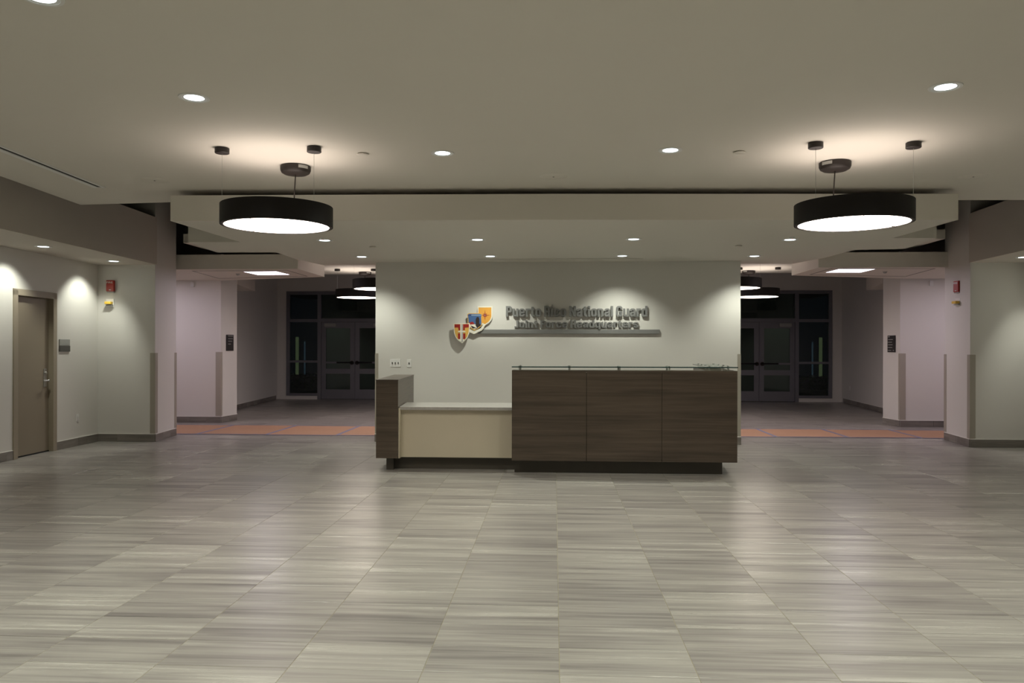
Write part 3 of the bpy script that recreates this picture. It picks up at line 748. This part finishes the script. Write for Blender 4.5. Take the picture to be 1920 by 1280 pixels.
MB().box(-1.26, 1.26, -.025, -.012, -.004, 0).build('frame_rail', m_ceil, e)
for x, y, z, r, l in ((-1.617,6.55,ZM,.05,'round sprinkler cover between left pendant and centre'),(1.538,6.63,ZM,.05,'round sprinkler cover between centre and right pendant'),
                      (-2.348,10.06,ZC,.045,'small sprinkler cover at left of the desk ceiling'),(2.342,10.14,ZC,.045,'small sprinkler cover at right of the desk ceiling')):
    o = MB().rev([(.001,-.014),(r*.86,-.014),(r,-.010),(r,-.006),(r*.8,-.006),(r*.8,0)], n=28).build('sprinkler_cover', m_ceil, loc=(x,y,z), smooth=True)
    tag(o, l, 'sprinkler cover', 'round sprinkler covers')
for x, y, l in ((-3.914,7.50,'faint round ceiling speaker at left of the front ceiling'),(-.01,7.51,'faint round ceiling speaker in the middle of the front ceiling'),(3.975,7.69,'faint round ceiling speaker at right of the front ceiling')):
    e = empty('ceiling_speaker', (x,y,ZM)); tag(e, l, 'speaker', 'flush round ceiling speakers')
    MB().rev([(.001,-.003),(.125,-.003),(.13,0)], n=32).build('grille', m_ceil, e, smooth=True)
    MB().rev([(.001,-.006),(.008,-.006),(.008,-.003)], n=12).build('centre_screw', m_sdark, e)
m_led = emis('red indicator', (1,.12,.05), 1.2)
for x, y, l in ((-2.77,9.28,'small red-lit sensor by the leftmost desk ceiling downlight'),(2.80,9.42,'small red-lit sensor by the rightmost desk ceiling downlight')):
    o = empty('smoke_sensor', (x,y,ZC)); tag(o, l, 'sensor', 'red-lit ceiling sensors')
    MB().rev([(.001,-.02),(.03,-.018),(.036,0)], n=20).build('sensor_body', m_whitem, o, smooth=True)
    MB().rev([(.001,-.024),(.006,-.022),(.006,-.018)], (0,0,0), n=10).build('indicator', m_led, o)
for s, sd in ((-1,'left'),(1,'right')):
    o = MB().rev([(.001,-.03),(.02,-.03),(.035,-.008),(.04,0)], n=20).build('smoke_detector', m_sgrey, loc=(s*5.52,13.45,2.735), smooth=True)
    tag(o, f'small grey detector in the {sd} corridor ceiling', 'detector')
    o = MB().box(-.03,.03,-.04,0,-.09,.0).build('wall_bracket', m_whitem, loc=(s*6.95,{-1:14.779,1:14.919}[s],2.70)); tag(o, f'small white box at the top of the {sd} corridor wall', 'box')

# ------------------------------------------------------------------ far storefronts
YS = 21.75
xo, xm, xd, xi = 7.53, 6.59, 4.57, 3.62     # outer jamb, mullion, other mullion, inner jamb
hT, hH = 3.03, 2.22
mbw = MB().box(-8.1,-xo,YS,YS+.25,0,ZD).box(xo,8.1,YS,YS+.25,0,ZD).box(-xi,xi,YS,YS+.25,0,ZD).box(-xo,-xi,YS,YS+.25,hT,ZD).box(xi,xo,YS,YS+.25,hT,ZD)
mbw.box(-xo,-xm-.03,YS,YS+.25,0,.10).box(xm+.03,xo,YS,YS+.25,0,.10)
struct(mbw.build('wall_far', m_wall), 'end wall of the far lobby round the glazed entrances', 'wall')
for s, sd in ((-1,'left'),(1,'right')):
    X = lambda a: s*a
    def bx(mb, a, b, z0, z1, y0=YS-.02, y1=YS+.11, w_=0): mb.box(*sorted((X(a),X(b))), y0, y1, z0, z1); return mb
    wn = empty('window_%d' % (1 if s < 0 else 2), (0,0,0)); struct(wn, f'dark aluminium storefront glazing of the {sd} far entrance', 'window')
    for a, b in ((xo,xo-.09),(xm+.05,xm-.05),(xd+.05,xd-.05),(xi+.06,xi)):
        bx(MB(), a, b, .0 if a != xo else .1, hT).build('mullion', m_alu, wn)
    for a, b, z0, z1 in ((xo-.09,xm+.05,hT-.09,hT),(xm-.05,xd+.05,hT-.09,hT),(xd-.05,xi+.06,hT-.09,hT),(xo-.09,xm+.05,hH-.05,hH+.03),(xm-.05,xd+.05,hH-.05,hH+.05),(xd-.05,xi+.06,hH-.05,hH+.03),
                         (xo-.09,xm+.05,1.03,1.09),(xd-.05,xi+.06,1.03,1.09),(xo-.09,xm+.05,.10,.17),(xd-.05,xi+.06,.0,.17)):
        bx(MB(), a, b, z0, z1).build('transom_bar', m_alu, wn)
    for a, b, z0, z1 in ((xo-.09,xm+.05,.17,1.03),(xo-.09,xm+.05,1.09,hH-.05),(xo-.09,xm+.05,hH+.03,hT-.09),(xm-.05,xd+.05,hH+.05,hT-.09),
                         (xd-.05,xi+.06,.17,1.03),(xd-.05,xi+.06,1.09,hH-.05),(xd-.05,xi+.06,hH+.03,hT-.09)):
        bx(MB(), a, b, z0, z1, YS+.04, YS+.052).build('pane', m_glass, wn)
    # double doors
    dd = empty('door_%d' % (2 if s < 0 else 3), (0,0,0)); struct(dd, f'dark double glass doors of the {sd} far entrance', 'door')
    xc = (xm+xd)/2
    for a, b, hinge in ((xm-.055, xc+.004, 0), (xc-.004, xd+.055, 1)):
        lf = MB()
        sw = .13
        z = [(.012,.28),(.72,.86),(2.0,hH-.055)]
        for z0, z1 in z: bx(lf, a if z0 != .72 else a-sw, b if z0 != .72 else b+sw, z0, z1, YS+.01, YS+.055)
        lf2 = bx(MB(), a, a-sw, .28, 2.0, YS+.01, YS+.055); 
        leafo = lf.build('door_rail', m_alu, dd)
        lf2.build('door_stile', m_alu, dd); bx(MB(), b+sw, b, .28, 2.0, YS+.01, YS+.055).build('door_stile', m_alu, dd)
        bx(MB(), a-sw, b+sw, .28, .72, YS+.028, YS+.036).build('pane', m_glass, dd)
        bx(MB(), a-sw, b+sw, .86, 2.0, YS+.028, YS+.036).build('pane', m_glass, dd)
        free = b if hinge == 0 else a
        sg_ = 1 if hinge == 0 else -1
        push = bx(MB(), a-.04, b+.04, 1.015, 1.055, YS-.06, YS-.02)
        push.build('push_bar', m_black, dd)
        bx(MB(), (a if hinge==0 else b)-.02*sg_, (a if hinge==0 else b)-.45*sg_, 1.01, 1.06, YS-.065, YS-.02).build('push_bar_cover', m_alu, dd)
        MB().rev([(.055,-.03),(.055,0),(.03,.01)], (X(free+.07*sg_), YS-.03, 1.03), 20, 'y').build('latch_rose', m_bronze, dd, smooth=True)
        # closer
        bx(MB(), (a if hinge==0 else b)-.10*sg_, (a if hinge==0 else b)-.42*sg_, 2.04, 2.13, YS-.05, YS+.01).build('door_closer', m_sgrey, dd)
    # exterior: paving is below; made-up glow strips and lit porch wall
o = MB().box(-16,16,22.0,40,-.12,-.02).build('ground', m_asphalt); struct(o, 'dark paving outside the far entrances', 'ground')
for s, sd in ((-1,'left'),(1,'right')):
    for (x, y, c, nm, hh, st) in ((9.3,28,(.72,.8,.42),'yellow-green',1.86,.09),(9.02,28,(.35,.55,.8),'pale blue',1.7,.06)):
        e = empty('glow_strip', (s*x,y,-.02)); tag(e, f'slim {nm} glowing stand-in strip for light streaks beyond the {sd} entrance', 'glow stand-in')
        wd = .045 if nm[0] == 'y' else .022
        MB().box(-wd,wd,-wd,wd,.5,hh).build('lens', emis(nm+sd, c, st), e)  # glow added to imitate bright streaks in the sidelight glass
        MB().box(-wd-.01,wd+.01,-wd-.01,wd+.01,0,.5).build('strip_base', m_sdark, e)
    hd = MB()
    for k in range(260):
        px, py, pz = s*random.uniform(8.1,9.9), 27+random.uniform(-.25,.25), random.uniform(.05,.55)
        a = random.uniform(0,6.28); t = random.uniform(-.6,.6); L = .09
        u = Vector((math.cos(a), math.sin(a), t))*L; v = Vector((-math.sin(a), math.cos(a), .5))*L*.4
        c = Vector((px,py,pz)); hd.add([c-u, c+v, c+u, c-v], [(0,1,2,3)])
    o = hd.build('hedge', m_leaf); tag(o, f'low leafy hedge outside the {sd} sidelight', 'hedge', kind='stuff')
    pw = MB().prism([(s*7.7,25.6),(s*5.2,27.2),(s*5.3,27.4),(s*7.8,25.8)], 0, 3.2).build('wall_porch_%s' % sd, m_wall); struct(pw, f'dim porch wall outside the {sd} far entrance', 'wall')
    struct(MB().box(*sorted((s*4,s*9)),22.0,28,3.2,3.3).build('ceiling', m_deck), f'porch soffit outside the {sd} entrance', 'ceiling')
    downlight(s*6.88, 25.25, 3.2, f'small porch downlight outside the {sd} entrance', 5.0, 'porch downlights', 92, .5, glow=m_sgrey)
